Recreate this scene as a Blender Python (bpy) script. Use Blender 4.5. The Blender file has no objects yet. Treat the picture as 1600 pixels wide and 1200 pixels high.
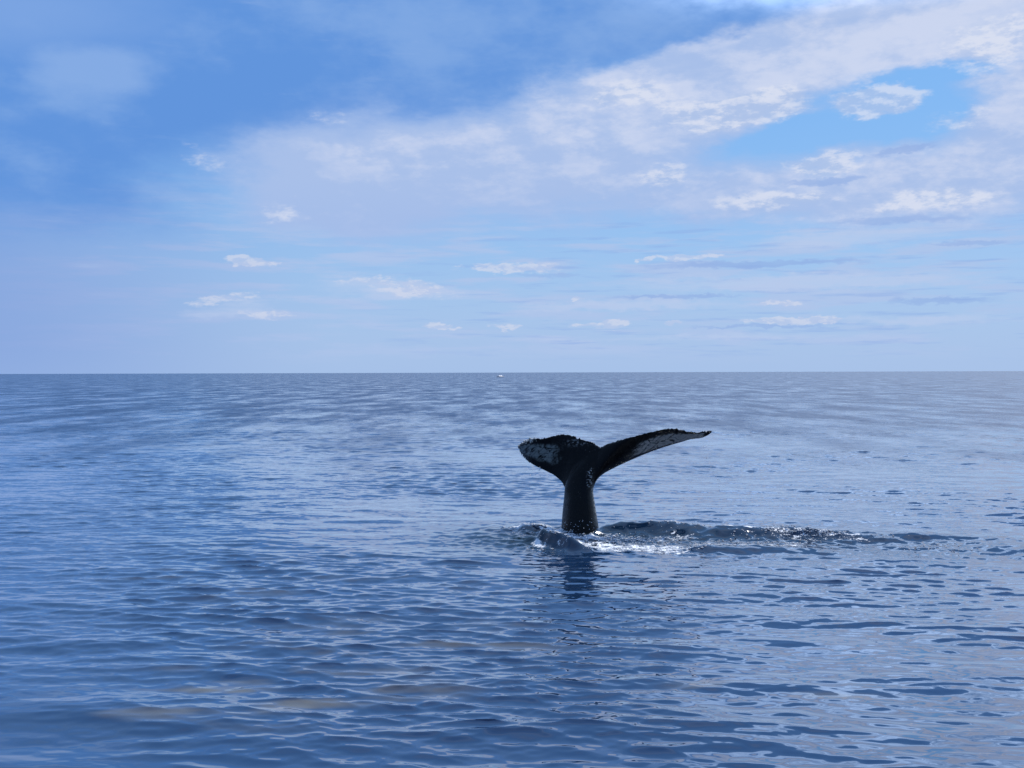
import bpy, bmesh, math, random
import numpy as np
from mathutils import Vector, Matrix, kdtree

R = math.radians
rng = np.random.default_rng(11)
random.seed(5)
scene = bpy.context.scene
COL = scene.collection

# ------------------------------------------------------------------ camera
CAM_H = 3.6
FOC = 1716.0 / 1600.0            # focal length in picture widths
cam_d = bpy.data.cameras.new('camera')
cam_d.sensor_width = 36.0
cam_d.lens = 36.0 * FOC
cam_d.clip_start = 0.1
cam_d.clip_end = 120000.0
cam = bpy.data.objects.new('camera', cam_d)
COL.objects.link(cam)
cam.matrix_world = (Matrix.Translation((0, 0, CAM_H)) @ Matrix.Rotation(R(90 - 0.60), 4, 'X')
                    @ Matrix.Rotation(R(-0.16), 4, 'Z'))
scene.camera = cam

# ------------------------------------------------------------------ colour management
scene.view_settings.view_transform = 'Standard'
scene.view_settings.look = 'None'
scene.view_settings.gamma = 1.0
scene.view_settings.use_curve_mapping = False
scene.view_settings.exposure = 0.0

# ------------------------------------------------------------------ node helper
class S:
    """a socket with arithmetic"""
    nt = None
    def __init__(self, s): self.s = s
    def __add__(a, b): return math_('ADD', a, b)
    def __radd__(a, b): return math_('ADD', b, a)
    def __sub__(a, b): return math_('SUBTRACT', a, b)
    def __rsub__(a, b): return math_('SUBTRACT', b, a)
    def __mul__(a, b): return math_('MULTIPLY', a, b)
    def __rmul__(a, b): return math_('MULTIPLY', b, a)
    def __truediv__(a, b): return math_('DIVIDE', a, b)

def _put(inp, v):
    if isinstance(v, S): S.nt.links.new(v.s, inp)
    else:
        try: inp.default_value = v
        except Exception: inp.default_value = tuple(v) + (1.0,)

def math_(op, a, b=0.0, c=None, clamp=False):
    n = S.nt.nodes.new('ShaderNodeMath'); n.operation = op; n.use_clamp = clamp
    _put(n.inputs[0], a); _put(n.inputs[1], b)
    if c is not None: _put(n.inputs[2], c)
    return S(n.outputs[0])

def vmath(op, a, b=None, scale=None):
    n = S.nt.nodes.new('ShaderNodeVectorMath'); n.operation = op
    _put(n.inputs[0], a)
    if b is not None: _put(n.inputs[1], b)
    if scale is not None: _put(n.inputs['Scale'], scale)
    return S(n.outputs['Value'] if op in ('LENGTH', 'DOT_PRODUCT') else n.outputs[0])

def sstep(v, a, b, lo=0.0, hi=1.0):
    n = S.nt.nodes.new('ShaderNodeMapRange'); n.interpolation_type = 'SMOOTHSTEP'
    _put(n.inputs[0], v); _put(n.inputs[1], a); _put(n.inputs[2], b); _put(n.inputs[3], lo); _put(n.inputs[4], hi)
    return S(n.outputs[0])

def noise(vec, scale=1.0, detail=4.0, rough=0.55, dist=0.0, col=False):
    n = S.nt.nodes.new('ShaderNodeTexNoise'); n.noise_dimensions = '3D'
    _put(n.inputs['Vector'], vec); _put(n.inputs['Scale'], scale); _put(n.inputs['Detail'], detail)
    _put(n.inputs['Roughness'], rough); _put(n.inputs['Distortion'], dist)
    return S(n.outputs['Color'] if col else n.outputs[0])

def mix(a, b, f):
    n = S.nt.nodes.new('ShaderNodeMix'); n.data_type = 'RGBA'; n.clamp_factor = True
    _put(n.inputs[0], f); _put(n.inputs[6], a); _put(n.inputs[7], b)
    return S(n.outputs[2])

def comb(x, y, z):
    n = S.nt.nodes.new('ShaderNodeCombineXYZ')
    _put(n.inputs[0], x); _put(n.inputs[1], y); _put(n.inputs[2], z)
    return S(n.outputs[0])

def mapping(vec, loc=(0, 0, 0), rot=0.0, scale=(1, 1, 1), kind='POINT'):
    n = S.nt.nodes.new('ShaderNodeMapping'); n.vector_type = kind
    _put(n.inputs[0], vec)
    n.inputs[1].default_value = loc; n.inputs[2].default_value = (0, 0, rot); n.inputs[3].default_value = scale
    return S(n.outputs[0])

# ------------------------------------------------------------------ sky
SUN_EL, SUN_AZ = 53.0, 44.0          # azimuth in degrees to the right of +Y
world = bpy.data.worlds.new('World'); scene.world = world
world.use_nodes = True
nt = world.node_tree; nt.nodes.clear(); S.nt = nt
SKY_STR = 0.1
out = nt.nodes.new('ShaderNodeOutputWorld')
bg = nt.nodes.new('ShaderNodeBackground'); bg.inputs[1].default_value = SKY_STR
nt.links.new(bg.outputs[0], out.inputs[0])
sky = nt.nodes.new('ShaderNodeTexSky'); sky.sky_type = 'NISHITA'; sky.sun_disc = False
sky.sun_elevation = R(SUN_EL); sky.sun_rotation = R(SUN_AZ)
sky.air_density = 1.0; sky.dust_density = 0.6; sky.ozone_density = 3.0

def lin(r, g, b):
    f = lambda c: (c / 255 / 12.92) if c <= 10 else ((c / 255 + 0.055) / 1.055) ** 2.4
    return tuple(f(c) / SKY_STR for c in (r, g, b))

tc = nt.nodes.new('ShaderNodeTexCoord')
d = S(tc.outputs['Generated'])
sep = nt.nodes.new('ShaderNodeSeparateXYZ'); nt.links.new(d.s, sep.inputs[0])
dx, dy, dz = (S(o) for o in sep.outputs)
U = math_('ARCTAN2', dx, dy) * 57.2958          # azimuth, degrees
V = math_('ARCSINE', dz) * 57.2958              # elevation, degrees

def A(px): return math.degrees(math.atan((px - 800) / 1716.0))
def E(px, py): return math.degrees(math.atan((584.5 - 0.0028 * px - py) / math.hypot(1716.0, px - 800)))

# turbulence that displaces every cloud outline
nv = vmath('MULTIPLY', d, (1.0, 1.0, 2.2))
turb = vmath('SUBTRACT', noise(nv, 9.0, 5.0, 0.6, col=True), (0.5, 0.5, 0.5))
turb2 = vmath('SUBTRACT', noise(nv, 34.0, 4.0, 0.6, col=True), (0.5, 0.5, 0.5))
uv0 = comb(U, V, 0.0)
uvs = vmath('ADD', uv0, vmath('MULTIPLY', turb, (7.0, 3.0, 0.0)))            # soft, large clouds
uvc = vmath('ADD', vmath('ADD', uv0, vmath('MULTIPLY', turb, (2.6, 1.0, 0.0))),
            vmath('MULTIPLY', turb2, (1.6, 0.9, 0.0)))                         # crisp small clouds
turb3 = vmath('SUBTRACT', noise(nv, 90.0, 3.0, 0.6, col=True), (0.5, 0.5, 0.5))
uvl = vmath('ADD', vmath('ADD', uv0, vmath('MULTIPLY', turb2, (2.4, 0.5, 0.0))), vmath('MULTIPLY', turb3, (1.2, 0.5, 0.0)))            # low thin clouds

def blob(uv, px, py, sx, sy, rot=0.0, inner=0.0, amp=1.0):
    """elliptic bump, centre and half axes in sky degrees (30 units = 1 degree)"""
    m = mapping(uv, (A(px), E(px, py), 0), R(rot), (sx / 30.0, sy / 30.0, 1.0), 'TEXTURE')
    return sstep(vmath('LENGTH', m), 1.0, inner, 0.0, amp)

def total(items):
    t = items[0]
    for i in items[1:]: t = t + i
    return t

f_lo = noise(nv, 5.0, 6.0, 0.55)
f_md = noise(nv, 16.0, 6.0, 0.6)
f_md2 = noise(vmath('ADD', nv, (0.012, -0.004, 0.03)), 16.0, 6.0, 0.6)        # same field towards the sun: relief
relief = sstep(f_md - f_md2, -0.16, 0.16)
f_fi = noise(vmath('MULTIPLY', d, (1.0, 1.0, 2.6)), 62.0, 5.0, 0.62)
f_fi2 = noise(vmath('ADD', vmath('MULTIPLY', d, (1.0, 1.0, 2.6)), (0.004, -0.001, 0.010)), 62.0, 5.0, 0.62)
relief_f = sstep(f_fi - f_fi2, -0.2, 0.2)
streak = noise(vmath('MULTIPLY', d, (1.0, 1.0, 9.0)), 9.0, 6.0, 0.58)
streak2 = noise(vmath('MULTIPLY', d, (1.0, 1.0, 14.0)), 14.0, 5.0, 0.6)

# clear air: the Nishita sky, graded by its elevation
hz = nt.nodes.new('ShaderNodeHueSaturation')
nt.links.new(sky.outputs[0], hz.inputs['Color'])
hz.inputs['Saturation'].default_value = 1.15; hz.inputs['Value'].default_value = 1.0
base = S(hz.outputs[0])
clear = mix(lin(150, 193, 243), lin(126, 185, 248), sstep(V, 3.0, 15.0))
clear = mix(clear, lin(66, 122, 215), sstep(V, 18.0, 32.0))
col = mix(base, clear, 0.75)

# milky lower air with thin layers
col = mix(col, lin(168, 194, 234), sstep(V, 9.0, -0.5) * 0.75)
lowmask = sstep(V, 12.0, 6.0) * sstep(V, 0.2, 1.6)
col = mix(col, lin(176, 197, 234), sstep(streak, 0.46, 0.62) * lowmask * 0.8)
col = mix(col, lin(140, 174, 230), sstep(streak2, 0.52, 0.70) * lowmask * sstep(U, -14.0, 2.0) * 0.5)

# violet-blue rain haze low on the left
col = mix(col, lin(133, 164, 221), sstep(U, -8.0, -27.0) * sstep(V, 14.0, 4.0) * sstep(V, -6.0, 2.0) * 0.85)

# blue shaded cloud deck, upper left and on overhead
uvs_u = nt.nodes.new('ShaderNodeSeparateXYZ'); nt.links.new(uvs.s, uvs_u.inputs[0])
us, vs = S(uvs_u.outputs[0]), S(uvs_u.outputs[1])
edge = vs - (us * 0.18 + 12.6)                       # its lower rim rises to the right
deck = math_('MAXIMUM', sstep(edge, -2.0, 2.8), sstep(us, -14.5, -20.5) * sstep(vs, 5.0, 9.5))
deck = deck * sstep(us, 60.0, 12.0)
deckcol = mix(lin(98, 149, 220), lin(126, 167, 226), sstep(f_lo + (f_md - 0.5) * 0.4, 0.42, 0.68))
deckcol = mix(deckcol, lin(114, 156, 210), sstep(V, 18.5, 26.0) * 0.8)  # unseen upper deck greyed to tone its reflection in the water
col = mix(col, deckcol, deck)
col = mix(col, lin(134, 172, 228), blob(uvc, 155, 112, 115, 46, 4, 0.35, 0.95))
col = mix(col, lin(132, 170, 228), blob(uvs, 60, 10, 300, 120, 0, 0.0, 0.7))

# the long bright cloud bank
bank = total([
    blob(uvs, 560, 265, 330, 125, 6, 0.2, 0.9),
    blob(uvs, 860, 215, 330, 120, 8, 0.2, 0.85),
    blob(uvs, 1120, 150, 270, 95, 12, 0.2, 0.9),
    blob(uvs, 1330, 60, 420, 100, 10, 0.2, 1.0),
    blob(uvs, 1620, 0, 300, 150, 0, 0.2, 1.0),
    blob(uvs, 1640, 190, 170, 130, 0, 0.2, 0.9),
    blob(uvs, 1400, 300, 420, 85, 0, 0.25, 0.85),
    blob(uvs, 1000, 300, 330, 70, 0, 0.2, 0.6),
    blob(uvs, 600, 340, 420, 90, 0, 0.1, 0.5),
])
gap = blob(uvc, 1440, 124, 160, 26, 6, 0.1, 1.0) + blob(uvc, 1290, 200, 200, 32, 5, 0.1, 1.0) + blob(uvc, 1445, 180, 115, 42, 12, 0.1, 0.9) + blob(uvc, 1190, 124, 100, 16, 4, 0.1, 0.6)
bank = bank - gap * 0.9 + (f_lo - 0.5) * 0.9 + (f_md - 0.5) * 0.5
veil = total([
    blob(uvs, 620, 270, 420, 170, 4, 0.0, 1.0),
    blob(uvs, 1050, 250, 420, 170, 6, 0.0, 0.9),
    blob(uvs, 1500, 250, 330, 210, 0, 0.0, 0.8),
])
col = mix(col, lin(166, 190, 233), math_('MINIMUM', veil, 1.0) * sstep(bank, -0.15, 0.4) * 0.9)
bank = bank + (f_fi - 0.5) * 0.3 + gap * (f_fi + f_md - 1.0) * 1.3
bmask = sstep(bank, 0.15, 0.85)
toprim = sstep(edge, -2.2, -0.6) * sstep(edge, 1.5, 0.2) * sstep(us, -13.0, -6.0)
shade_ = relief * 0.42 + (f_lo - 0.5) * 1.2 + (f_fi - 0.5) * 0.15 + (relief_f - 0.5) * 0.10 + U * 0.012 + toprim * 0.28
bcol = mix(lin(169, 192, 233), lin(205, 215, 240), sstep(shade_, 0.12, 0.95))
bcol = mix(bcol, lin(162, 187, 232), sstep(V, 10.5, 6.5) * sstep(U, 16.0, 0.0) * 0.8)
col = mix(col, bcol, bmask * 0.96)

# clouds beyond the picture: unseen pale deck right and overhead, brightened for water reflections
plane = vmath('SCALE', d, scale=math_('DIVIDE', 1.0, math_('MAXIMUM', dz, 0.08)))
hi = noise(plane, 0.6, 5.0, 0.5)
lit = sstep(us, 3.0, 17.0) * sstep(U, 110.0, 75.0)
rim_ = vs + (f_lo - 0.5) * 7.0 + (f_md - 0.5) * 5.0
hicov = sstep(rim_, 25.0, 23.2) * lit * sstep(f_lo + f_md, 0.6, 0.82)
himask = sstep(V, 17.0, 20.0) * hicov
hicol = mix(lin(172, 204, 250), tuple(2.7 * x for x in lin(180, 209, 251)), sstep(f_md + f_lo * 0.6 + (V - 18.0) * 0.02, 0.6, 1.05))
col = mix(col, hicol, himask * 0.95)
over = sstep(V, 36.0, 54.0) * sstep(hi, 0.42, 0.68)
col = mix(col, tuple(0.95 * x for x in lin(218, 228, 242)), over * 0.9)
back = sstep(math_('ABSOLUTE', U), 30.0, 60.0) * sstep(V, -1.0, 2.0) * sstep(noise(nv, 3.2, 6.0, 0.55), 0.42, 0.62)
col = mix(col, lin(178, 197, 232), back * sstep(V, 40.0, 20.0) * 0.85)

# crisp cumulus
puffs = total([
    blob(uvc, 1370, 160, 88, 32, 4, 0.3, 1.2),
    blob(uvc, 1185, 168, 135, 34, 7, 0.3, 1.2),
    blob(uvc, 1090, 180, 90, 40, 0, 0.2, 0.9),
    blob(uvc, 985, 150, 120, 34, 6, 0.2, 0.7),
    blob(uvc, 1290, 246, 110, 16, 3, 0.2, 0.6),
    blob(uvc, 1500, 190, 90, 34, 10, 0.1, 0.6),
    blob(uvc, 520, 190, 130, 26, 4, 0.0, 0.42),
    blob(uvc, 445, 338, 110, 36, 8, 0.0, 0.45),
    blob(uvc, 1210, 312, 130, 26, 0, 0.2, 0.9),
    blob(uvc, 1280, 262, 90, 18, -3, 0.2, 0.8),
    blob(uvc, 1460, 315, 150, 26, 0, 0.2, 0.8),
    blob(uvc, 1045, 275, 60, 30, 0, 0.2, 0.7),
    blob(uvc, 310, 250, 90, 55, 0, 0.0, 0.36),
    blob(uvc, 1560, 60, 150, 60, 8, 0.2, 0.7),
])
pmask = sstep(puffs + (f_md - 0.5) * 1.1 + (f_fi - 0.5) * 1.0, 0.25, 0.85) * sstep(puffs, 0.02, 0.25)
pcol = mix(lin(176, 196, 232), lin(222, 227, 242), sstep(relief * 0.5 + relief_f * 0.5 + (f_fi - 0.5) * 0.6, 0.2, 0.85))
col = mix(col, pcol, pmask * 0.66)

bands = total([
    blob(uvl, 1230, 443, 460, 22, 0, 0.0, 1.0),
    blob(uvl, 1000, 478, 330, 14, 0, 0.0, 0.9),
    blob(uvl, 1420, 500, 300, 14, 0, 0.0, 0.8),
    blob(uvl, 600, 452, 220, 32, -3, 0.0, 0.9),
    blob(uvl, 1330, 372, 260, 26, 0, 0.0, 0.9),
    blob(uvl, 380, 480, 150, 24, 6, 0.0, 0.7),
    blob(uvl, 1100, 527, 500, 10, 0, 0.0, 0.6),
])
col = mix(col, lin(186, 204, 236), sstep(bands + (streak - 0.5) * 1.6, 0.15, 0.9) * 0.75)
low = total([
    blob(uvl, 385, 408, 52, 10, -6, 0.3, 1.0),
    blob(uvl, 790, 419, 105, 14, 0, 0.3, 1.1),
    blob(uvl, 1010, 405, 22, 6, 0, 0.3, 1.0),
    blob(uvl, 1075, 402, 75, 8, 0, 0.3, 1.0),
    blob(uvl, 620, 448, 130, 24, -5, 0.2, 0.75),
    blob(uvl, 350, 468, 80, 14, 8, 0.2, 0.7),
    blob(uvl, 690, 509, 48, 9, 0, 0.3, 1.0),
    blob(uvl, 790, 510, 48, 8, 0, 0.3, 0.9),
    blob(uvl, 940, 508, 72, 9, 0, 0.3, 1.0),
    blob(uvl, 1050, 506, 25, 6, 0, 0.3, 0.9),
    blob(uvl, 1250, 502, 115, 10, 0, 0.3, 1.1),
    blob(uvl, 1210, 474, 45, 5, 0, 0.3, 0.9),
    blob(uvl, 905, 468, 30, 4, 0, 0.3, 0.8),
    blob(uvl, 420, 490, 60, 12, 0, 0.2, 0.5),
])
lmask = sstep(low * 1.0 + (f_fi - 0.5) * 1.9 + (streak - 0.5) * 1.8, 0.25, 0.85) * sstep(low, 0.02, 0.2)
col = mix(col, mix(lin(188, 202, 233), lin(214, 219, 236), sstep(relief_f, 0.25, 0.8)), lmask * 0.62)

# bluish shadowed streaks
dark = total([
    blob(uvl, 1190, 413, 240, 9, 0, 0.3, 0.9),
    blob(uvl, 860, 430, 90, 6, 0, 0.3, 0.6),
    blob(uvl, 1410, 235, 70, 10, 8, 0.3, 1.0),
    blob(uvl, 1290, 285, 90, 9, 2, 0.3, 0.9),
    blob(uvl, 1400, 345, 200, 10, 0, 0.2, 0.7),
    blob(uvl, 1050, 463, 150, 5, 0, 0.3, 0.8),
    blob(uvl, 1470, 470, 110, 8, 0, 0.3, 0.8),
    blob(uvl, 1190, 511, 160, 4, 0, 0.3, 0.8),
    blob(uvl, 1520, 380, 90, 6, 0, 0.3, 0.7),
])
col = mix(col, lin(146, 176, 228), sstep(dark + (f_md - 0.5) * 0.8 + (streak - 0.5) * 0.8, 0.2, 1.0) * 0.7)
nt.links.new(col.s, bg.inputs[0])

# ------------------------------------------------------------------ sun
sun_d = bpy.data.lights.new('sun', 'SUN'); sun_d.energy = 4.4; sun_d.angle = R(0.53); sun_d.color = (1.0, 0.95, 0.87)
sun = bpy.data.objects.new('sun', sun_d); COL.objects.link(sun)
sv = Vector((math.sin(R(SUN_AZ)) * math.cos(R(SUN_EL)), math.cos(R(SUN_AZ)) * math.cos(R(SUN_EL)), math.sin(R(SUN_EL))))
sun.rotation_euler = sv.to_track_quat('Z', 'Y').to_euler()
sun.location = sv * 60

# ------------------------------------------------------------------ object helpers
def new_mat(name):
    m = bpy.data.materials.new(name); m.use_nodes = True
    n = m.node_tree; n.nodes.clear(); S.nt = n
    o = n.nodes.new('ShaderNodeOutputMaterial'); b = n.nodes.new('ShaderNodeBsdfPrincipled')
    n.links.new(b.outputs[0], o.inputs[0])
    return m, n, b

def attr(name):
    n = S.nt.nodes.new('ShaderNodeAttribute'); n.attribute_name = name
    return S(n.outputs['Fac'])

def geo(name='Position'):
    n = S.nt.nodes.new('ShaderNodeNewGeometry'); return S(n.outputs[name])

def link(name, me, mat=None, parent=None):
    o = bpy.data.objects.new(name, me); COL.objects.link(o)
    if mat: me.materials.append(mat)
    if parent: o.parent = parent
    return o

def tag(o, label=None, cat=None, group=None, kind=None):
    if label: o['label'] = label
    if cat: o['category'] = cat
    if group: o['group'] = group
    if kind: o['kind'] = kind

def smooth(me):
    me.polygons.foreach_set('use_smooth', np.ones(len(me.polygons), bool)); me.update()

def mesh_np(name, verts, faces):
    """faces: (n,3) or (n,4) int array, or a list of such"""
    me = bpy.data.meshes.new(name)
    fl = faces if isinstance(faces, list) else [faces]
    loops = np.concatenate([f.ravel() for f in fl]).astype(np.int32)
    tot = np.concatenate([np.full(len(f), f.shape[1]) for f in fl]).astype(np.int32)
    st = np.concatenate([[0], np.cumsum(tot)[:-1]]).astype(np.int32)
    me.vertices.add(len(verts)); me.vertices.foreach_set('co', np.asarray(verts, np.float32).ravel())
    me.loops.add(len(loops)); me.loops.foreach_set('vertex_index', loops)
    me.polygons.add(len(tot)); me.polygons.foreach_set('loop_start', st)
    me.update(calc_edges=True); me.validate()
    return me

def set_attr(me, name, vals):
    a = me.attributes.new(name, 'FLOAT', 'POINT'); a.data.foreach_set('value', np.asarray(vals, np.float32))

def ss(x, a, b):
    t = np.clip((x - a) / (b - a), 0, 1); return t * t * (3 - 2 * t)

# ------------------------------------------------------------------ sea
def band(n, l0, l1, slope, spread, dirdeg, seed):
    """random wave components: kx, ky, amplitude, phase, wavelength; slope = rms slope of the band"""
    g = np.random.default_rng(seed)
    lam = np.exp(g.uniform(np.log(l0), np.log(l1), n))
    th = R(dirdeg) + R(spread) * np.clip(g.normal(0, 1, n), -2.2, 2.2)
    k = 2 * np.pi / lam
    a = slope * math.sqrt(2.0 / n) / k
    return np.stack([k * np.sin(th), k * np.cos(th), a, g.uniform(0, 2 * np.pi, n), lam], 1)

B_SWELL = band(16, 5.0, 15.0, 0.010, 45, 195, 1)
B_WAVE = band(90, 0.6, 2.8, 0.052, 26, 190, 2)
B_CHOP = band(110, 0.20, 0.62, 0.108, 19, 184, 3)
B_RIP = band(90, 0.09, 0.21, 0.062, 24, 180, 4)
B_PATCH = band(7, 5.0, 22.0, 1.0, 40, 180, 5)
B_TURB = band(70, 0.18, 0.62, 0.27, 90, 180, 6)

def waves(x, y, comps, sp, chop):
    """height and horizontal shift of a band; components finer than the mesh spacing fade out"""
    h = np.zeros_like(x); cx = np.zeros_like(x); cy = np.zeros_like(x); lost = np.zeros_like(x)
    q_ = ss(sp, 0.3, 3.0); lo_ = 2.0 + 2.5 * q_; hi_ = 3.2 + 4.5 * q_
    for kx, ky, a, ph, lam in comps:
        w = ss(lam / sp, lo_, hi_)
        lost += (1 - w ** 2) * (a * 2 * np.pi / lam) ** 2 / 2
        idx = w > 0
        if not idx.any(): continue
        p = kx * x[idx] + ky * y[idx] + ph
        aw = a * w[idx]
        h[idx] += aw * np.cos(p)
        if chop:
            s_ = aw * np.sin(p) * chop / math.hypot(kx, ky)
            cx[idx] -= kx * s_; cy[idx] -= ky * s_
    return h, cx, cy, lost

def seg_dist(x, y, pts):
    """distance to a polyline and the position along it (0..1), in metres"""
    best = np.full_like(x, 1e9); par = np.zeros_like(x); side = np.zeros_like(x)
    n = len(pts) - 1
    for i in range(n):
        (ax, ay), (bx, by) = pts[i], pts[i + 1]
        ux, uy = bx - ax, by - ay; L2 = ux * ux + uy * uy
        t = np.clip(((x - ax) * ux + (y - ay) * uy) / L2, 0, 1)
        qx, qy = x - ax - t * ux, y - ay - t * uy
        dd = np.hypot(qx, qy); m = dd < best
        best[m] = dd[m]; par[m] = (i + t[m]) / n
        side[m] = np.sign(ux * qy - uy * qx)[m]
    return best, par, side

def G(px, py):
    """a spot on the water from where it lies below the horizon"""
    yy = CAM_H * 1716.0 / (py - 584.5 + 0.0028 * px)
    return ((px - 800) / 1716.0 * yy, yy)

TAIL = G(905, 829)

RIDGES = [  # polyline, half width towards camera, half width behind, height
    ([G(936, 831), G(985, 830), G(1050, 834), G(1110, 838)], 0.28, 0.7, 0.20),
    ([G(1080, 838), G(1150, 839), G(1230, 838), G(1290, 842), G(1400, 848)], 0.26, 0.8, 0.17),
    ([G(1390, 842), G(1500, 845), G(1640, 852)], 0.5, 0.9, 0.14),
    ([G(1500, 858), G(1640, 866), G(1760, 872)], 0.5, 0.8, 0.12),
    ([G(836, 848), G(852, 850), G(880, 856), G(915, 862)], 0.14, 0.24, 0.30),   # lip wave in front of the tail
    ([G(915, 862), G(970, 866), G(1040, 868)], 0.3, 0.5, 0.04),
    ([G(806, 829), G(830, 829), G(870, 829)], 0.3, 0.4, 0.13),
    ([G(1060, 858), G(1150, 862), G(1260, 860)], 0.3, 0.5, 0.10),
]
STRIP = [G(838, 842), G(960, 842), G(1100, 845), G(1300, 848), G(1500, 858), G(1800, 875)]
FOAM = [   # polyline, half width, strength
    ([G(862, 832), G(880, 838), G(905, 842), G(935, 840)], 0.5, 0.82),
    ([G(905, 850), G(950, 855), G(1000, 858), G(1040, 860)], 0.85, 0.80),
    ([G(930, 838), G(990, 842), G(1060, 842)], 0.6, 0.62),
    ([G(812, 828), G(828, 825), G(848, 829)], 0.35, 0.85),
    ([G(833, 851), G(842, 854), G(850, 856)], 0.20, 0.72),
    ([G(1090, 855), G(1150, 855), G(1240, 852)], 0.30, 0.68),
    ([G(1165, 836), G(1250, 841), G(1345, 846)], 0.40, 0.62),
    ([G(1060, 833), G(1100, 834), G(1200, 835)], 0.3, 0.6),
    ([G(1040, 848), G(1200, 848), G(1350, 852)], 0.9, 0.30),
    ([G(1350, 850), G(1480, 858), G(1640, 868)], 0.8, 0.16),
]

def wake(x, y, sp):
    z = np.zeros_like(x); foam = np.zeros_like(x)
    ds, ps, _ = seg_dist(x, y, STRIP)
    tm = np.exp(-(ds / 1.9) ** 2) * (1 - 0.8 * ps)
    near = tm > 0.01
    for pts, wf, wb, hgt in RIDGES:
        dd, pp, sd = seg_dist(x, y, pts)
        yl = np.interp(x, [p[0] for p in pts], [p[1] for p in pts])
        w = np.where(y < yl, wf, wb)
        ends = ss(pp, -0.02, 0.25) * ss(1.02 - pp, 0.0, 0.35)
        z += hgt * np.exp(-(dd / w) ** 2) * (0.35 + 0.65 * ends)
    t = np.zeros_like(x); cx = np.zeros_like(x); cy = np.zeros_like(x)
    if near.any():
        h, a, b, _ = waves(x[near], y[near], B_TURB, sp[near], 0.8)
        t[near] = h * tm[near]; cx[near] = a * tm[near]; cy[near] = b * tm[near]
    for pts, w, st in FOAM:
        dd, _, _ = seg_dist(x, y, pts)
        foam = np.maximum(foam, st * np.exp(-(dd / w) ** 2))
    return z + t, cx, cy, foam, tm

def sea_point(x, y, sp):
    """full displaced surface at still-water positions x, y"""
    x = np.asarray(x, np.float64); y = np.asarray(y, np.float64); sp = np.broadcast_to(np.asarray(sp, np.float64), x.shape)
    r = np.hypot(x, y)
    pm = waves(x, y, B_PATCH, np.maximum(sp, r * 0.012), 0)[0]
    pm = pm / 2.2
    patch = 0.75 + 0.5 * np.clip(pm, -1.2, 1.2)                 # ruffled and slick areas
    near_tail = np.exp(-(((x - TAIL[0] - 0.5) / 5.0) ** 2 + ((y - TAIL[1] + 7.0) / 9.0) ** 2))
    h = np.zeros_like(x); X = x.copy(); Y = y.copy(); lost = np.zeros_like(x)
    for comps, ch, amp in ((B_SWELL, 0.6, 1.0), (B_WAVE, 1.9, 0.8 + 0.2 * patch), (B_CHOP, 1.9, patch),
                           (B_RIP, 1.2, patch * (0.8 + 0.45 * near_tail))):
        a, b, c, l = waves(x, y, comps, sp, ch)
        h += a * amp; X += b * amp; Y += c * amp; lost += l
    far = r < 80
    foam = np.zeros_like(x); tm = np.zeros_like(x)
    if far.any():
        z, b, c, f, t = wake(x[far], y[far], sp[far])
        h[far] = h[far] * (1 - 0.3 * t) + z; X[far] += b; Y[far] += c; foam[far] = f; tm[far] = t
    return X, Y, h, foam, np.sqrt(lost), tm

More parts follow.
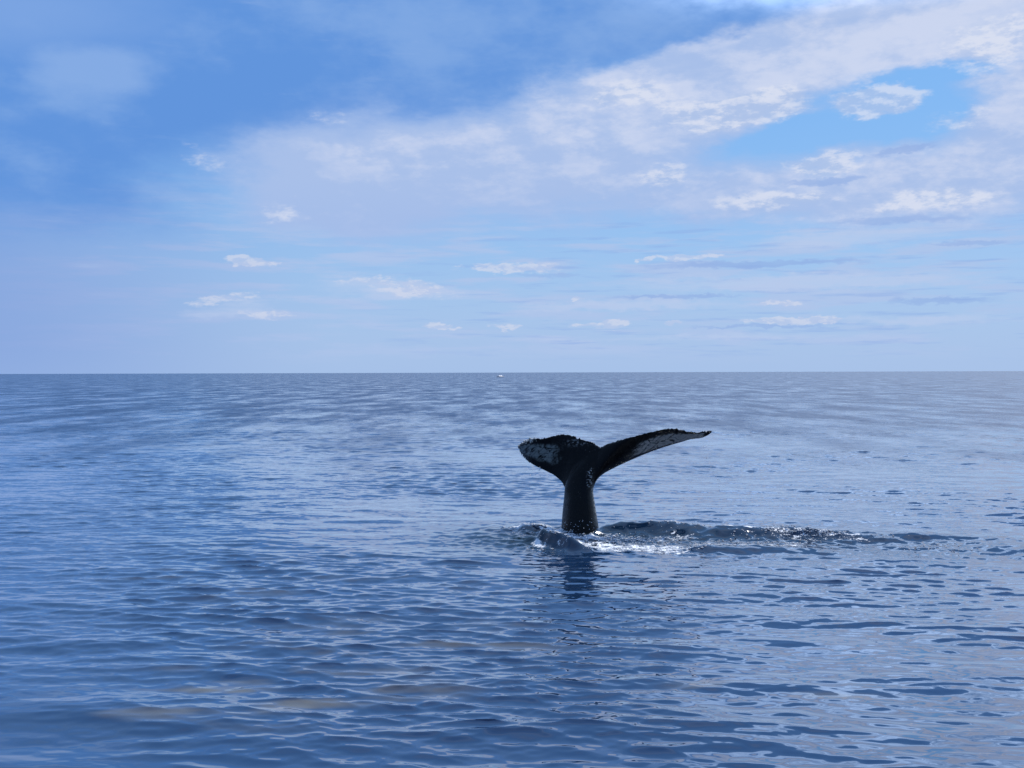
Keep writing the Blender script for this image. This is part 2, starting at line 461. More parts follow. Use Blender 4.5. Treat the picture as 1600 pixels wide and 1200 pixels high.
def build_sea():
    half = R(30.0)
    def columns(n):
        core = np.linspace(-half, half, n)
        left = -half - (np.pi - half) * (np.linspace(0, 1, 33)[1:] ** 1.5)
        return core, left
    VX = []; VS = []; faces4 = []; faces3 = []
    off = 0
    def ring_block(rs, n):
        nonlocal off
        core = np.linspace(-half, half, n)
        side = np.linspace(half, 2 * np.pi - half, 49)[1:-1]
        th = np.concatenate([core, side])
        m = len(th)
        rr, tt = np.meshgrid(rs, th, indexing='ij')
        dr = np.gradient(rs)
        dth = np.concatenate([np.full(n, core[1] - core[0]), np.full(len(side), side[1] - side[0])])
        sp = np.maximum(dr[:, None] * np.ones(m)[None, :], rr * dth[None, :])
        VX.append(np.stack([rr * np.sin(tt), rr * np.cos(tt)], -1).reshape(-1, 2)); VS.append(sp.ravel())
        i = np.arange(len(rs) - 1)[:, None] * m + np.arange(m)[None, :] + off
        j = np.arange(len(rs) - 1)[:, None] * m + ((np.arange(m) + 1) % m)[None, :] + off
        faces4.append(np.stack([i, j, j + m, i + m], -1)[:, :, ::-1].reshape(-1, 4))
        start = off; off += len(rs) * m
        return start, off - m, m
    N1, N2, N3 = 961, 481, 241
    r0 = np.linspace(1.0, 8.0, 40)[:-1]
    r1 = np.concatenate([r0, np.exp(np.arange(np.log(8.0), np.log(32.0), 0.0026)), np.exp(np.arange(np.log(32.0), np.log(110.0), 0.0022))])
    r2 = np.exp(np.arange(np.log(r1[-1]), np.log(260.0), 0.0022)); 
    r3 = [r2[-1] * 1.002]; st_ = 0.002
    while r3[-1] < 60000.0:
        st_ = min(0.06, st_ * 1.018); r3.append(r3[-1] * (1 + st_))
    r3 = np.array(r3)
    r2 = r2[1:]
    s1, e1, m1 = ring_block(r1, N1)
    s2, e2, m2 = ring_block(r2, N2)
    s3, e3, m3 = ring_block(r3, N3)
    def stitch(e, m_f, n_f, s, m_c, n_c):
        F = []
        for j in range(n_c - 1):
            a, b, c_ = e + 2 * j, e + 2 * j + 1, e + 2 * j + 2
            p, q = s + j, s + j + 1
            F += [(a, p, b), (b, p, q), (b, q, c_)]
        k = m_c - n_c + 1
        for j in range(k):
            a = e + n_f - 1 + j; b = e + (n_f + j) % m_f
            p = s + n_c - 1 + j; q = s + (n_c + j) % m_c
            F += [(a, p, b), (b, p, q)]
        return np.array(F)
    faces3.append(stitch(e1, m1, N1, s2, m2, N2)); faces3.append(stitch(e2, m2, N2, s3, m3, N3))
    xy = np.concatenate(VX); sp = np.concatenate(VS)
    X, Y, Z, foam, lost, tm = sea_point(xy[:, 0], xy[:, 1], sp)
    verts = np.stack([X, Y, Z], 1)
    c = len(verts); verts = np.vstack([verts, [[0, 0, 0]]])
    i = np.arange(m1)
    faces3.append(np.stack([np.full(m1, c), i, (i + 1) % m1], 1)[:, ::-1])
    me = mesh_np('sea', verts, [np.concatenate(faces4), np.concatenate(faces3)])
    smooth(me)
    ext = lambda a: np.append(a, 0)
    set_attr(me, 'foam', ext(foam)); set_attr(me, 'ripple', ext(lost)); set_attr(me, 'wash', ext(tm))
    return me

mat_sea, nt, bs = new_mat('sea water')
P = geo()
foamA, ripA, wash = attr('foam'), attr('ripple'), attr('wash')
fn = noise(vmath('MULTIPLY', P, (1.0, 1.7, 1.0)), 4.5, 6.0, 0.7)
fn2 = noise(P, 26.0, 4.0, 0.6)
fmask = sstep(foamA + (fn - 0.5) * 2.2 + (fn2 - 0.5) * 0.9, 0.60, 0.85) * sstep(foamA, 0.05, 0.3)
tone = noise(vmath('MULTIPLY', P, (0.12, 0.2, 0.0)), 1.0, 3.0, 0.5)
body = mix((0.007, 0.030, 0.088), (0.012, 0.042, 0.112), sstep(tone, 0.35, 0.65))
# bright cloud reflections painted as loose tan patches in the water's body colour
refl_n = noise(vmath('MULTIPLY', P, (0.55, 1.7, 0.0)), 1.0, 3.0, 0.5)
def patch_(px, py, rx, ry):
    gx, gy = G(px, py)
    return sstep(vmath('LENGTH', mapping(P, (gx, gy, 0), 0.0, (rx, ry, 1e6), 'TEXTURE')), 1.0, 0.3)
refl_a = total([patch_(380, 1085, 3.2, 1.6), patch_(1210, 1080, 1.6, 0.9), patch_(450, 900, 5.0, 4.0) * 0.3, patch_(650, 1000, 3.0, 2.0) * 0.7])
body = mix(body, (0.165, 0.150, 0.110), sstep(refl_n, 0.50, 0.68) * refl_a * 0.75)
body = mix(body, (0.006, 0.016, 0.020), wash * 0.9)
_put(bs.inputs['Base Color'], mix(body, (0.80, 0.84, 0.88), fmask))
gust = noise(vmath('MULTIPLY', P, (0.22, 0.06, 0.0)), 1.0, 6.0, 0.7)
ripA = ripA * sstep(gust, 0.3, 0.7, 0.60, 1.20)
rgh = math_('SQRT', ripA * 0.8) * sstep(ripA, 0.04, 0.14) + 0.03
rgh = rgh + fmask * 0.5
_put(bs.inputs['Roughness'], rgh)
bs.inputs['Coat Weight'].default_value = 1.0; bs.inputs['Coat IOR'].default_value = 1.40
_put(bs.inputs['Coat Weight'], (1.0 - fmask) * sstep(ripA, 0.06, 0.16, 1.0, 0.1) * (1.0 - wash * 0.8))
_put(bs.inputs['Coat Roughness'], rgh)
bs.inputs['IOR'].default_value = 1.36
# ripples finer than the mesh: tilt of the surface by noise of about their wavelength
rn = vmath('SUBTRACT', noise(vmath('MULTIPLY', P, (1.0, 1.6, 0.0)), 1.5, 5.0, 0.62, col=True), (0.5, 0.5, 0.5))
rs = vmath('SUBTRACT', noise(vmath('MULTIPLY', P, (1.0, 1.8, 0.0)), 5.5, 3.0, 0.55, col=True), (0.5, 0.5, 0.5))
small = sstep(ripA, 0.055, 0.10)
rn = vmath('ADD', vmath('SCALE', rn, scale=small), vmath('SCALE', rs, scale=1.0 - small))
micro = vmath('SUBTRACT', noise(vmath('MULTIPLY', P, (1.0, 1.4, 1.0)), 9.0, 3.0, 0.5, col=True), (0.5, 0.5, 0.5))
tilt = vmath('ADD', vmath('SCALE', rn, scale=ripA * 5.5), vmath('SCALE', micro, scale=wash * 0.28 + 0.02))
tilt = vmath('MULTIPLY', tilt, (1.0, 1.0, 0.0))
nrm = vmath('NORMALIZE', vmath('ADD', geo('Normal'), tilt))
_put(bs.inputs['Normal'], nrm); _put(bs.inputs['Coat Normal'], nrm)
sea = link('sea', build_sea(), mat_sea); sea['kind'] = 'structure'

# ------------------------------------------------------------------ whale
D0 = TAIL[1]
Q = D0 / 1716.0 / 4.4444                       # metres per outline unit at the tail's distance
HZ = 583.0
def W(u, v, y=0.0):
    """outline units -> metres about the tail base (x right, z above water), kept true at its depth y"""
    px, py = 780 + u / 4.4444, 640 + v / 4.4444
    k = (D0 + y) / 1716.0
    return np.array([(px - 800) * k, D0 + y, CAM_H - (py - HZ + 0.0028 * (px - 800)) * k])

def resample(pts, n):
    p = np.array(pts, float); sg = np.r_[0, np.cumsum(np.hypot(*np.diff(p, axis=0).T))]
    # smooth through a fine Catmull-Rom first
    fine = []
    for i in range(len(p) - 1):
        a = p[max(i - 1, 0)]; b = p[i]; c = p[i + 1]; e = p[min(i + 2, len(p) - 1)]
        for t in np.linspace(0, 1, 12, endpoint=False):
            fine.append(0.5 * (2 * b + (c - a) * t + (2 * a - 5 * b + 4 * c - e) * t ** 2 + (3 * b - a - 3 * c + e) * t ** 3))
    fine.append(p[-1]); f = np.array(fine)
    sg = np.r_[0, np.cumsum(np.hypot(*np.diff(f, axis=0).T))]
    s_ = np.linspace(0, sg[-1], n)
    return np.stack([np.interp(s_, sg, f[:, 0]), np.interp(s_, sg, f[:, 1])], 1)

LEAD_L = [(560, 660), (500, 620), (462, 578), (446, 545), (430, 515), (405, 490), (370, 462), (320, 435), (260, 405),
          (200, 370), (160, 335), (135, 302), (127, 278)]
TRAIL_L = [(698, 262), (680, 246), (650, 233), (610, 218), (570, 204), (530, 190), (490, 177), (440, 170), (400, 178),
           (350, 188), (300, 199), (255, 197), (205, 207), (158, 232), (134, 252), (127, 268)]
LEAD_R = [(560, 660), (610, 620), (642, 575), (650, 545), (660, 518), (682, 490), (722, 455), (780, 421), (850, 386),
          (920, 354), (1000, 320), (1080, 289), (1160, 262), (1250, 236), (1330, 213), (1400, 204), (1445, 186), (1478, 162)]
TRAIL_R = [(698, 262), (740, 243), (800, 226), (900, 196), (1000, 172), (1060, 155), (1120, 141), (1180, 133), (1240, 136),
           (1300, 146), (1340, 156), (1400, 155), (1440, 150), (1470, 148), (1480, 156)]
NS, NT = 150, 40
def fluke(lead, trail, side):
    L = resample(lead, NS); T = resample(trail, NS)
    s = np.linspace(0, 1, NS)
    g = np.random.default_rng(20 + side)
    # ragged trailing edge: short saw-tooth scallops
    jag = np.interp(np.arange(NS), np.arange(0, NS, 2), g.uniform(-1, 1, len(range(0, NS, 2)))) + 0.6 * g.uniform(-1, 1, NS)
    jag *= ss(s, 0.02, 0.08) * 6.5 * np.interp(np.arange(NS), np.arange(0, NS, 7), g.uniform(0.25, 1.7, len(range(0, NS, 7)))) * (1 - 0.35 * ss(s, 0.9, 1.0))
    nrm_ = T - L; nrm_ /= np.maximum(np.linalg.norm(nrm_, axis=1, keepdims=True), 1e-6)
    T = T + nrm_ * jag[:, None]
    t = np.linspace(0, 1, NT)
    root_w, tip_w = 0.125, 0.020
    front, back, par = [], [], []
    for i in range(NS):
        th0 = root_w * (1 - s[i]) ** 1.1 + tip_w
        for j in range(NT):
            uv = L[i] * (1 - t[j]) + T[i] * t[j]
            prof = (np.sqrt(max(t[j], 0.0)) * 1.35 * (1 - t[j]) ** 0.9 + 0.16 * np.sqrt(min(1, t[j] * 6))) * min(1, 0.15 + (1 - t[j]) * 14)
            th = th0 * prof
            if side < 0:      # this half swings away from the viewer, its outer rim curls back towards him
                y = 0.05 + 1.5 * s[i] ** 1.3 - (0.10 + 0.35 * s[i]) * t[j] + 0.22 * ss(s[i], 0.75, 1.0)
            else:             # this half is seen nearly edge on, its trailing edge leaning towards the viewer
                y = 0.05 - 0.20 * s[i] - (0.10 + 0.55 * np.sin(np.pi * min(1, s[i] * 1.05)) ** 0.8) * t[j]
            c = W(uv[0], uv[1], y)
            front.append(c + np.array([0, -th, 0])); back.append(c + np.array([0, th, 0])); par.append((side * s[i], t[j]))
    v = np.array(front + back); n = NS * NT
    F = []
    def idx(i, j): return i * NT + j
    for i in range(NS - 1):
        for j in range(NT - 1):
            a, b, c, e = idx(i, j), idx(i + 1, j), idx(i + 1, j + 1), idx(i, j + 1)
            F.append((a, b, c, e)); F.append((e + n, c + n, b + n, a + n))
    for i in range(NS - 1):
        for j in (0, NT - 1):
            a, b = idx(i, j), idx(i + 1, j)
            F.append((b, a, a + n, b + n) if j == 0 else (a, b, b + n, a + n))
    for j in range(NT - 1):
        for i in (0, NS - 1):
            a, b = idx(i, j), idx(i, j + 1)
            F.append((a, b, b + n, a + n) if i == 0 else (b, a, a + n, b + n))
    return v, np.array(F), np.array(par)

def peduncle():
    lv = [  # v, left u, right u, depth half size, y centre
        (1150, 395, 735, 0.85, 0.05), (1000, 410, 715, 0.78, 0.03), (900, 420, 700, 0.70, 0.02), (842, 428, 690, 0.64, 0.0), (790, 431, 684, 0.60, 0.0), (720, 437, 672, 0.54, 0.0),
        (640, 445, 660, 0.48, 0.0), (590, 450, 652, 0.43, 0.0), (545, 452, 652, 0.37, 0.0), (490, 468, 668, 0.28, 0.0),
        (440, 500, 680, 0.21, 0.0), (390, 545, 690, 0.16, 0.0), (340, 600, 700, 0.12, 0.0), (300, 645, 708, 0.08, 0.0), (275, 680, 705, 0.04, 0.0)]
    lv = np.array(lv)
    vv = np.linspace(1150, 275, 90)
    o = np.argsort(lv[:, 0])
    rows = []
    n = 48
    for v_ in vv:
        a, b, dh, yc = (np.interp(v_, lv[o, 0], lv[o, k]) for k in (1, 2, 3, 4))
        cu, hw = (a + b) / 2, (b - a) / 2
        ring = []
        for q in range(n):
            an = 2 * np.pi * q / n
            ca, sa = np.cos(an), np.sin(an)
            # superellipse with the keels narrower than the flanks; ventral keel sits right of the middle
            xx = np.sign(ca) * abs(ca) ** 1.05; yy = np.sign(sa) * abs(sa) ** 1.1
            sk = 0.22 * (1 - xx * xx) if sa < 0 else 0.0
            p = W(cu + hw * (xx + sk * 0.9), v_, yc + dh * yy)
            p0 = W(cu + hw * (xx + sk * 0.9), v_, 0)
            ring.append((p0[0], D0 + yc + dh * yy, p0[2]))
        rows.append(ring)
    v = np.array(rows).reshape(-1, 3); F = []
    m = len(vv)
    for i in range(m - 1):
        for q in range(n):
            a = i * n + q; b = i * n + (q + 1) % n
            F.append((a, b, b + n, a + n))
    c0, c1 = len(v), len(v) + 1
    v = np.vstack([v, v[:n].mean(0), v[(m - 1) * n:].mean(0)])
    T3 = [(c0, (q + 1) % n, q) for q in range(n)] + [(c1, (m - 1) * n + q, (m - 1) * n + (q + 1) % n) for q in range(n)]
    return v, np.array(F), np.array(T3)

def build_whale():
    vl, fl, pl = fluke(LEAD_L, TRAIL_L, -1)
    vr, fr, pr = fluke(LEAD_R, TRAIL_R, 1)
    vp, fp, tp = peduncle()
    n1, n2 = len(vl), len(vl) + len(vr)
    me = mesh_np('whale_raw', np.vstack([vl, vr, vp]), [np.concatenate([fl[:, ::-1], fr + n1, fp + n2]), tp + n2])
    bm = bmesh.new(); bm.from_mesh(me); bmesh.ops.recalc_face_normals(bm, faces=bm.faces); bm.to_mesh(me); bm.free()
    ob = bpy.data.objects.new('whale_raw', me); COL.objects.link(ob)
    md = ob.modifiers.new('r', 'REMESH'); md.mode = 'VOXEL'; md.voxel_size = 0.016; md.adaptivity = 0.0
    dg = bpy.context.evaluated_depsgraph_get()
    res = bpy.data.meshes.new_from_object(ob.evaluated_get(dg))
    bpy.data.objects.remove(ob)
    nv_ = len(res.vertices)
    co = np.empty(nv_ * 3, np.float32); res.vertices.foreach_get('co', co); co = co.reshape(-1, 3).astype(float)
    # smooth the joins (all over lightly, strongly round the tail stock)
    ne = len(res.edges); ed = np.empty(ne * 2, np.int32); res.edges.foreach_get('vertices', ed); ed = ed.reshape(-1, 2)
    deg = np.bincount(ed.ravel(), minlength=nv_)[:, None]
    c = W(570, 480); w = 0.62 * np.exp(-(((co[:, 0] - c[0]) / 0.55) ** 2 + ((co[:, 2] - c[2]) / 0.6) ** 2))[:, None]
    for it in range(46):
        acc = np.zeros_like(co)
        for k in range(3):
            acc[:, k] = np.bincount(ed[:, 0], co[ed[:, 1], k], nv_) + np.bincount(ed[:, 1], co[ed[:, 0], k], nv_)
        ww = w + (0.35 if it < 3 else 0.0)
        co += (acc / np.maximum(deg, 1) - co) * np.clip(ww, 0, 0.6)
    res.vertices.foreach_set('co', co.astype(np.float32).ravel()); res.update()
    smooth(res)
    # markings: position on the fluke for every point
    src = np.vstack([vl[:NS * NT], vr[:NS * NT]]); prm = np.vstack([pl, pr])
    kd = kdtree.KDTree(len(src))
    for i, p in enumerate(src): kd.insert(p, i)
    kd.balance()
    near = np.array([kd.find(p)[1:] for p in co]); ii = near[:, 0].astype(int)
    st = prm[ii]
    nr = np.empty(nv_ * 3, np.float32); res.vertices.foreach_get('normal', nr); nr = nr.reshape(-1, 3)
    belly = ss(-nr[:, 1], -0.05, 0.25) * (near[:, 1] < 0.3)
    s_, t_ = st[:, 0], st[:, 1]
    right = (ss(s_, 0.28, 0.62) * (1 - ss(s_, 0.90, 0.96)) * ss(t_, 0.06, 0.2) * (1 - ss(t_, 0.58, 0.82)))
    left = (ss(-s_, 0.30, 0.62) * (1 - ss(-s_, 0.955, 0.995)) * ss(t_, 0.10, 0.38) * (1 - ss(t_, 0.66, 0.88)))
    pig = np.where(s_ > 0, right, left * 0.66) * belly
    set_attr(res, 'pigment', pig)
    set_attr(res, 'span', s_); set_attr(res, 'chord', t_)
    # barnacled rim weight
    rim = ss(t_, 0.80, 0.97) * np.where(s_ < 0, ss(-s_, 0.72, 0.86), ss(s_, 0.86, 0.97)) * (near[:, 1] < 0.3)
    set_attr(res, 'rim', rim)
    set_attr(res, 'edge', ss(t_, 0.95, 0.985) * (near[:, 1] < 0.3))  # thin sunlit rim along the trailing edge, painted pale
    kk = co[:, 1] / 1716.0
    u_ = (co[:, 0] / kk + 20.0) * 4.4444; v_ = (HZ - (co[:, 2] - CAM_H) / kk - 640.0) * 4.4444
    fr_c = nr[:, 1] < 0.1
    glint_marks = np.exp(-((u_ - 628 + (v_ - 480) * 0.05) / 15) ** 2) * ss(v_, 400, 430) * (1 - ss(v_, 530, 560))  # wet glints on the keel ridge and right edge, painted pale
    glint_marks += 0.8 * np.exp(-((u_ - 648 - (v_ - 560) * 0.14) / 9) ** 2) * ss(v_, 530, 580) * (1 - ss(v_, 720, 800))
    glint_marks += 0.5 * np.exp(-(((u_ - 535) / 70) ** 2 + ((v_ - 235) / 22) ** 2))  # pale speckle near the left trailing edge
    set_attr(res, 'glint_marks', np.clip(glint_marks, 0, 1) * fr_c)
    set_attr(res, 'flank_sheen', np.exp(-((u_ - 466 - (v_ - 640) * -0.1) / 17) ** 2) * ss(v_, 560, 620) * (1 - ss(v_, 760, 830)) * fr_c)  # sky sheen on the stock's left side, painted in as grey
    return res, co, st, near[:, 1]

mat_whale, nt, bs = new_mat('wet whale skin')
P = geo(); pig, span, chord, rimA = attr('pigment'), attr('span'), attr('chord'), attr('rim')
m1 = noise(P, 9.0, 6.0, 0.68); m2 = noise(P, 38.0, 4.0, 0.65)
mask = sstep(pig * 1.2 + (m1 - 0.5) * 1.0 + (m2 - 0.5) * 0.2, 0.22, 0.80) * sstep(pig, 0.02, 0.2)
# long dark scratches across the pale patches
scr = math_('ABSOLUTE', noise(mapping(P, rot=0.0, scale=(1.2, 0.6, 3.2)), 2.2, 2.0, 0.5) - 0.5)
sp_ = nt.nodes.new('ShaderNodeSeparateXYZ'); nt.links.new(P.s, sp_.inputs[0])
px_, py_, pz_ = (S(o) for o in sp_.outputs)
lines = math_('ABSOLUTE', noise(comb((px_ - pz_) * 2.6, (px_ + pz_) * 0.35, py_ * 0.5), 2.4, 2.0, 0.5) - 0.5)
mask = mask * sstep(scr, 0.004, 0.022) * sstep(lines, 0.003, 0.03)
glintA, sheenA, rimlightA = attr('glint_marks'), attr('flank_sheen'), attr('edge')
pale = mix((0.20, 0.215, 0.21), (0.38, 0.385, 0.375), sstep(m2 * 0.6 + m1 * 0.4, 0.40, 0.60))
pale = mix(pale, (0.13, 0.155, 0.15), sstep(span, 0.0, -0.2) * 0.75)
skin = mix((0.0025, 0.0025, 0.003), (0.006, 0.006, 0.006), sstep(m1, 0.4, 0.7))
# pale rake marks and pocks on black skin
vor = nt.nodes.new('ShaderNodeTexVoronoi'); vor.feature = 'F1'; vor.inputs['Scale'].default_value = 16.0
nt.links.new(P.s, vor.inputs['Vector'])
spots = sstep(S(vor.outputs['Distance']), 0.10, 0.05) * sstep(noise(P, 3.0, 3.0, 0.5), 0.50, 0.66)
skin = mix(skin, (0.35, 0.35, 0.34), spots * 0.8)
c_ = mix(skin, pale, mask)
c_ = mix(c_, (0.50, 0.50, 0.48), glintA * sstep(noise(vmath('MULTIPLY', P, (1.0, 0.6, 1.8)), 17.0, 3.0, 0.6), 0.53, 0.60))
c_ = mix(c_, (0.055, 0.055, 0.056), sheenA * sstep(m1, 0.35, 0.6))
c_ = mix(c_, (0.55, 0.54, 0.50), rimlightA * sstep(noise(P, 2.6, 3.0, 0.5), 0.50, 0.64) * 0.25)
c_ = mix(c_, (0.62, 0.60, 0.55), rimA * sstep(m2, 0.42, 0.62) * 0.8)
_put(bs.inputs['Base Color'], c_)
_put(bs.inputs['Roughness'], sstep(m1, 0.3, 0.7, 0.22, 0.42))
bs.inputs['IOR'].default_value = 1.30; bs.inputs['Specular IOR Level'].default_value = 0.25; bs.inputs['Coat Weight'].default_value = 0.12; bs.inputs['Coat IOR'].default_value = 1.33; bs.inputs['Coat Roughness'].default_value = 0.13
bmp = nt.nodes.new('ShaderNodeBump'); bmp.inputs['Strength'].default_value = 0.5; bmp.inputs['Distance'].default_value = 0.012
_put(bmp.inputs['Height'], m2 + m1 * 1.2)
nt.links.new(bmp.outputs[0], bs.inputs['Normal']); nt.links.new(bmp.outputs[0], bs.inputs['Coat Normal'])

wm, wco, wst, wdist = build_whale()
org = Vector((TAIL[0], D0, 0.0))
wm.transform(Matrix.Translation(-org))
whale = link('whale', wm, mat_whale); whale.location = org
tag(whale, 'black humpback whale tail with pale-patched ragged flukes raised above the water', 'whale')

# ------------------------------------------------------------------ small lumps: barnacles, foam, spray
ICO = None
def ico(sub):
    bm = bmesh.new(); bmesh.ops.create_icosphere(bm, subdivisions=sub, radius=1.0)
    v = np.array([p.co[:] for p in bm.verts]); f = np.array([[q.index for q in p.verts] for p in bm.faces]); bm.free()
    return v, f
V1, F1 = ico(1)
def lumps(name, pts, rads, mat, squash=1.0, seed=1, parent=None, jitter=0.25):
    g = np.random.default_rng(seed); pts = np.asarray(pts); rads = np.asarray(rads)
    n = len(pts); k = len(V1)
    v = V1[None] * (1 + jitter * g.uniform(-1, 1, (n, k, 1))) * rads[:, None, None]
    an = g.uniform(0, 6.28, n); ca, sa = np.cos(an)[:, None], np.sin(an)[:, None]
    v = np.stack([v[..., 0] * ca - v[..., 1] * sa, v[..., 0] * sa + v[..., 1] * ca, v[..., 2] * squash], -1)
    v = v + pts[:, None, :]
    f = (F1[None] + (np.arange(n) * k)[:, None, None]).reshape(-1, 3)
    me = mesh_np(name, v.reshape(-1, 3), f); smooth(me)
    return link(name, me, mat, parent)

mat_barn, nt, bs = new_mat('pale barnacle')
_put(bs.inputs['Base Color'], mix((0.35, 0.33, 0.29), (0.72, 0.69, 0.63), sstep(noise(geo(), 30.0), 0.4, 0.6)))
bs.inputs['Roughness'].default_value = 0.55
g = np.random.default_rng(8)
rimsel = np.where((wst[:, 1] > 0.86) & (wdist < 0.12) & (((wst[:, 0] < -0.74)) | (wst[:, 0] > 0.93)))[0]
pick = g.choice(rimsel, 210)
bp = wco[pick] - np.array(org) + g.normal(0, 0.004, (210, 3))
bar = lumps('barnacle', bp, g.uniform(0.007, 0.019, 210), mat_barn, 0.9, 3, whale)
bar['kind'] = 'stuff'

mat_foam, nt, bs = new_mat('white foam')
_put(bs.inputs['Base Color'], mix((0.66, 0.72, 0.78), (0.86, 0.88, 0.90), sstep(noise(geo(), 20.0), 0.35, 0.6)))
bs.inputs['Roughness'].default_value = 0.5
tr = nt.nodes.new('ShaderNodeBsdfTranslucent'); tr.inputs[0].default_value = (0.9, 0.92, 0.95, 1)   # light passes through bubbles
mx = nt.nodes.new('ShaderNodeMixShader'); mx.inputs[0].default_value = 0.45
nt.links.new(bs.outputs[0], mx.inputs[1]); nt.links.new(tr.outputs[0], mx.inputs[2])
nt.links.new(mx.outputs[0], next(n for n in nt.nodes if n.type == 'OUTPUT_MATERIAL').inputs[0])

def scatter_foam(n, seed):
    g = np.random.default_rng(seed); P_ = []; R_ = []
    wts = np.array([st * w * sum(math.dist(a, b) for a, b in zip(p, p[1:])) for p, w, st in FOAM]); wts /= wts.sum()
    cnt = (wts * n).astype(int)
    for (pts, w, st), c in zip(FOAM, cnt):
        # foam gathers in clumps
        cl = []
        for _ in range(max(3, c // 22)):
            i = g.integers(0, len(pts) - 1); t = g.uniform()
            cl.append((np.array(pts[i]) * (1 - t) + np.array(pts[i + 1]) * t) + g.normal(0, 0.45 * w, 2))
        cl = np.array(cl)
        q = cl[g.integers(0, len(cl), c)] + g.normal(0, 1, (c, 2)) * np.array([0.22, 0.10])
        P_.append(q); R_.append(np.clip(np.exp(g.normal(-4.1, 0.5, c)), 0.005, 0.032) * (0.6 + 0.5 * min(st, 1)))
    q = np.vstack(P_); r = np.concatenate(R_)
    X, Y, Z, f, l, t = sea_point(q[:, 0], q[:, 1], 0.05)
    return np.stack([X, Y, Z + r * 0.2], 1), r
fp_, fr_ = scatter_foam(1500, 4)
fo = lumps('foam', fp_, fr_ * 1.15, mat_foam, 0.38, 5, jitter=0.4)
tag(fo, 'white broken foam churned up around the whale tail and along its wake', 'foam', kind='stuff')

# flying drops
g = np.random.default_rng(14)
sp_p, sp_r = [], []
def spray(px, py, n, sx, sz, depth=0.0, spread_y=0.6, r0=0.003, r1=0.009):
    for _ in range(n):
        u, v = (px - 780) * 4.4444, (py - 640) * 4.4444
        p = W(u, v, depth) + np.array([g.normal(0, sx), g.normal(0, spread_y), abs(g.normal(0, sz)) if sz > 0 else g.normal(0, -sz)])
        sp_p.append(p); sp_r.append(g.uniform(r0, r1))
for px in range(940, 1120, 8): spray(px, 822 + (px - 940) * 0.03, 4, 0.12, 0.09, 0.2)
for px in range(1090, 1200, 8): spray(px, 824, 5, 0.10, 0.08, 0.0)
for px in range(856, 935, 7): spray(px, 828, 5, 0.10, 0.14, -0.7, 0.25)
for px in range(900, 1045, 8): spray(px, 851, 9, 0.12, 0.08, -2.2, 0.4)
for px in range(815, 850, 6): spray(px, 824, 10, 0.08, 0.08, 0.2, 0.3)
for px, py in ((1108, 705), (1107, 718), (1122, 757), (1125, 764), (1098, 773), (1080, 768), (1050, 804), (1060, 802), (995, 768),
               (829, 738), (832, 734), (838, 740), (843, 735), (1104, 698), (1112, 730), (1118, 745), (1070, 790), (1040, 815)):
    spray(px, py, 2, 0.03, -0.04, 0.0, 0.1, 0.009, 0.016)
sp_p = np.array(sp_p); ok = sp_p[:, 2] > -0.1
dr = lumps('spray', sp_p[ok], np.array(sp_r)[ok], mat_foam, 1.1, 9, jitter=0.1)
tag(dr, 'white water drops flying off the whale tail and the churned wake', 'spray', kind='stuff')

# ------------------------------------------------------------------ far motor boat
def pbox(bm, x0, x1, y0, y1, z0, z1, taper=0.0):
    vs_ = []
    for z, k in ((z0, 0.0), (z1, taper)):
        for x, y in ((x0 + k, y0 + k), (x1 - k, y0 + k), (x1 - k, y1 - k), (x0 + k, y1 - k)):
            vs_.append(bm.verts.new((x, y, z)))
    for q in ((3, 2, 1, 0), (4, 5, 6, 7), (0, 1, 5, 4), (1, 2, 6, 5), (2, 3, 7, 6), (3, 0, 4, 7)):
        bm.faces.new([vs_[i] for i in q])
def part(name, bm, mat, parent):
    me = bpy.data.meshes.new(name); bm.to_mesh(me); bm.free(); return link(name, me, mat, parent)
def flat(name, c, rough=0.4):
    m, n, b = new_mat(name)
    _put(b.inputs['Base Color'], mix(tuple(x * 0.9 for x in c), c, sstep(noise(geo(), 4.0), 0.35, 0.65)))
    b.inputs['Roughness'].default_value = rough
    return m
white = flat('white gelcoat', (0.8, 0.8, 0.8)); glass = flat('dark glass', (0.02, 0.025, 0.03), 0.1); greyp = flat('grey canvas', (0.10, 0.11, 0.12), 0.7)
boat = bpy.data.objects.new('motor_boat', None); COL.objects.link(boat)
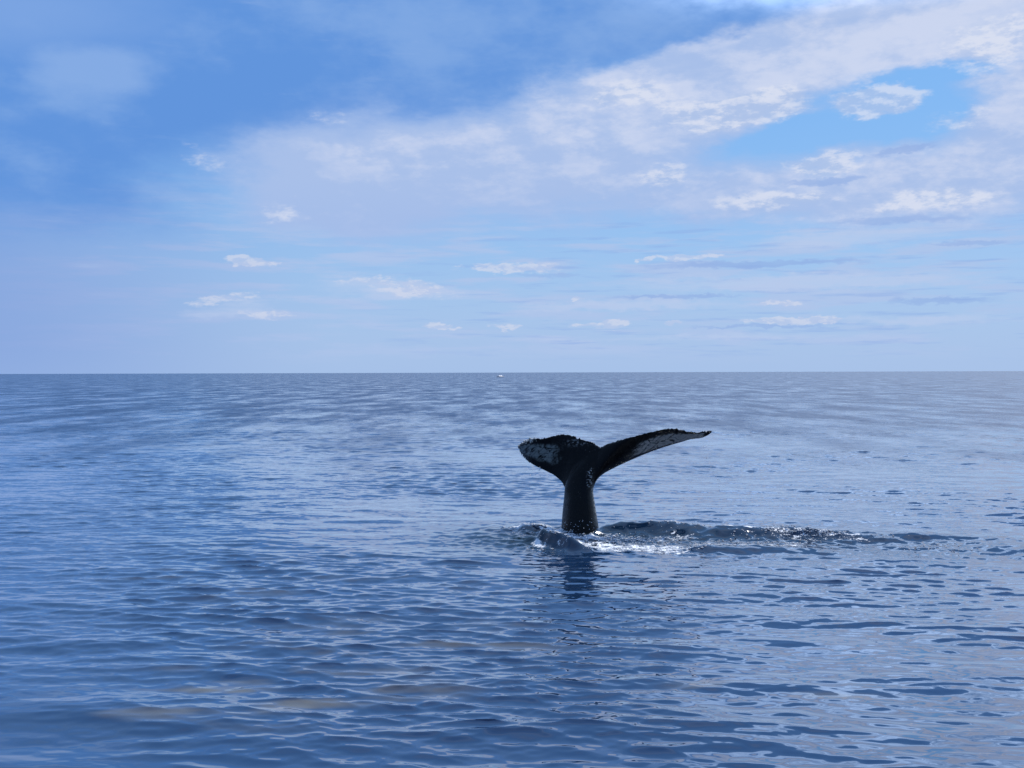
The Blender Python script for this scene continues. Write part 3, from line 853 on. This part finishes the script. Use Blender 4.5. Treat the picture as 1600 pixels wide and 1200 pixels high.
bx, by = G(781, 589.6); boat.location = (bx, by, 0.0); boat.rotation_euler = (0, 0, R(238)); boat.scale = (1.3, 1.1, 1.1)
tag(boat, 'tiny white motor boat far off just below the horizon', 'boat')
bm = bmesh.new(); rows = []
for i in range(15):
    t = i / 14; x = -2.5 + 5.2 * t
    w = 1.0 * (1 - max(0, (t - 0.45) / 0.55) ** 2.2) + 0.02; zt = 0.62 + 0.38 * t ** 2; zc = 0.12 + 0.30 * t ** 3
    rows.append([bm.verts.new(p) for p in ((x, 0, -0.35 + 0.5 * t ** 4), (x, w * 0.85, zc), (x, w, zt), (x, w * 0.9, zt + 0.03), (x, 0, zt + 0.05),
                                           (x, -w * 0.9, zt + 0.03), (x, -w, zt), (x, -w * 0.85, zc))])
for a, b in zip(rows, rows[1:]):
    for k in range(8): bm.faces.new((a[k], a[(k + 1) % 8], b[(k + 1) % 8], b[k]))
bm.faces.new(rows[0][::-1]); bm.faces.new(rows[-1])
bmesh.ops.recalc_face_normals(bm, faces=bm.faces)
part('hull', bm, white, boat)
bm = bmesh.new(); pbox(bm, -2.1, 1.7, -0.98, 0.98, 0.60, 1.30, 0.66); part('cabin', bm, white, boat)
for sd in (-1, 1):
    bm = bmesh.new(); pbox(bm, -0.4, 0.6, sd * 0.60 - 0.02, sd * 0.60 + 0.02, 1.0, 1.10); part('window', bm, glass, boat)
bm = bmesh.new(); pbox(bm, 0.70, 0.84, -0.25, 0.25, 1.28, 1.55, 0.03); part('windscreen', bm, glass, boat)
bm = bmesh.new(); pbox(bm, -2.85, -2.45, -0.2, 0.2, 0.1, 1.0, 0.05); part('outboard_motor', bm, greyp, boat)
g = np.random.default_rng(31)
bq = np.stack([g.uniform(-3.4, 2.4, 260), np.where(g.uniform(size=260) < 0.5, -1, 1) * g.uniform(0.9, 1.4, 260), g.uniform(0.0, 0.5, 260)], 1)
bw = lumps('bow_wave', bq, g.uniform(0.06, 0.2, 260), mat_foam, 0.7, 6, boat); bw['kind'] = 'stuff'
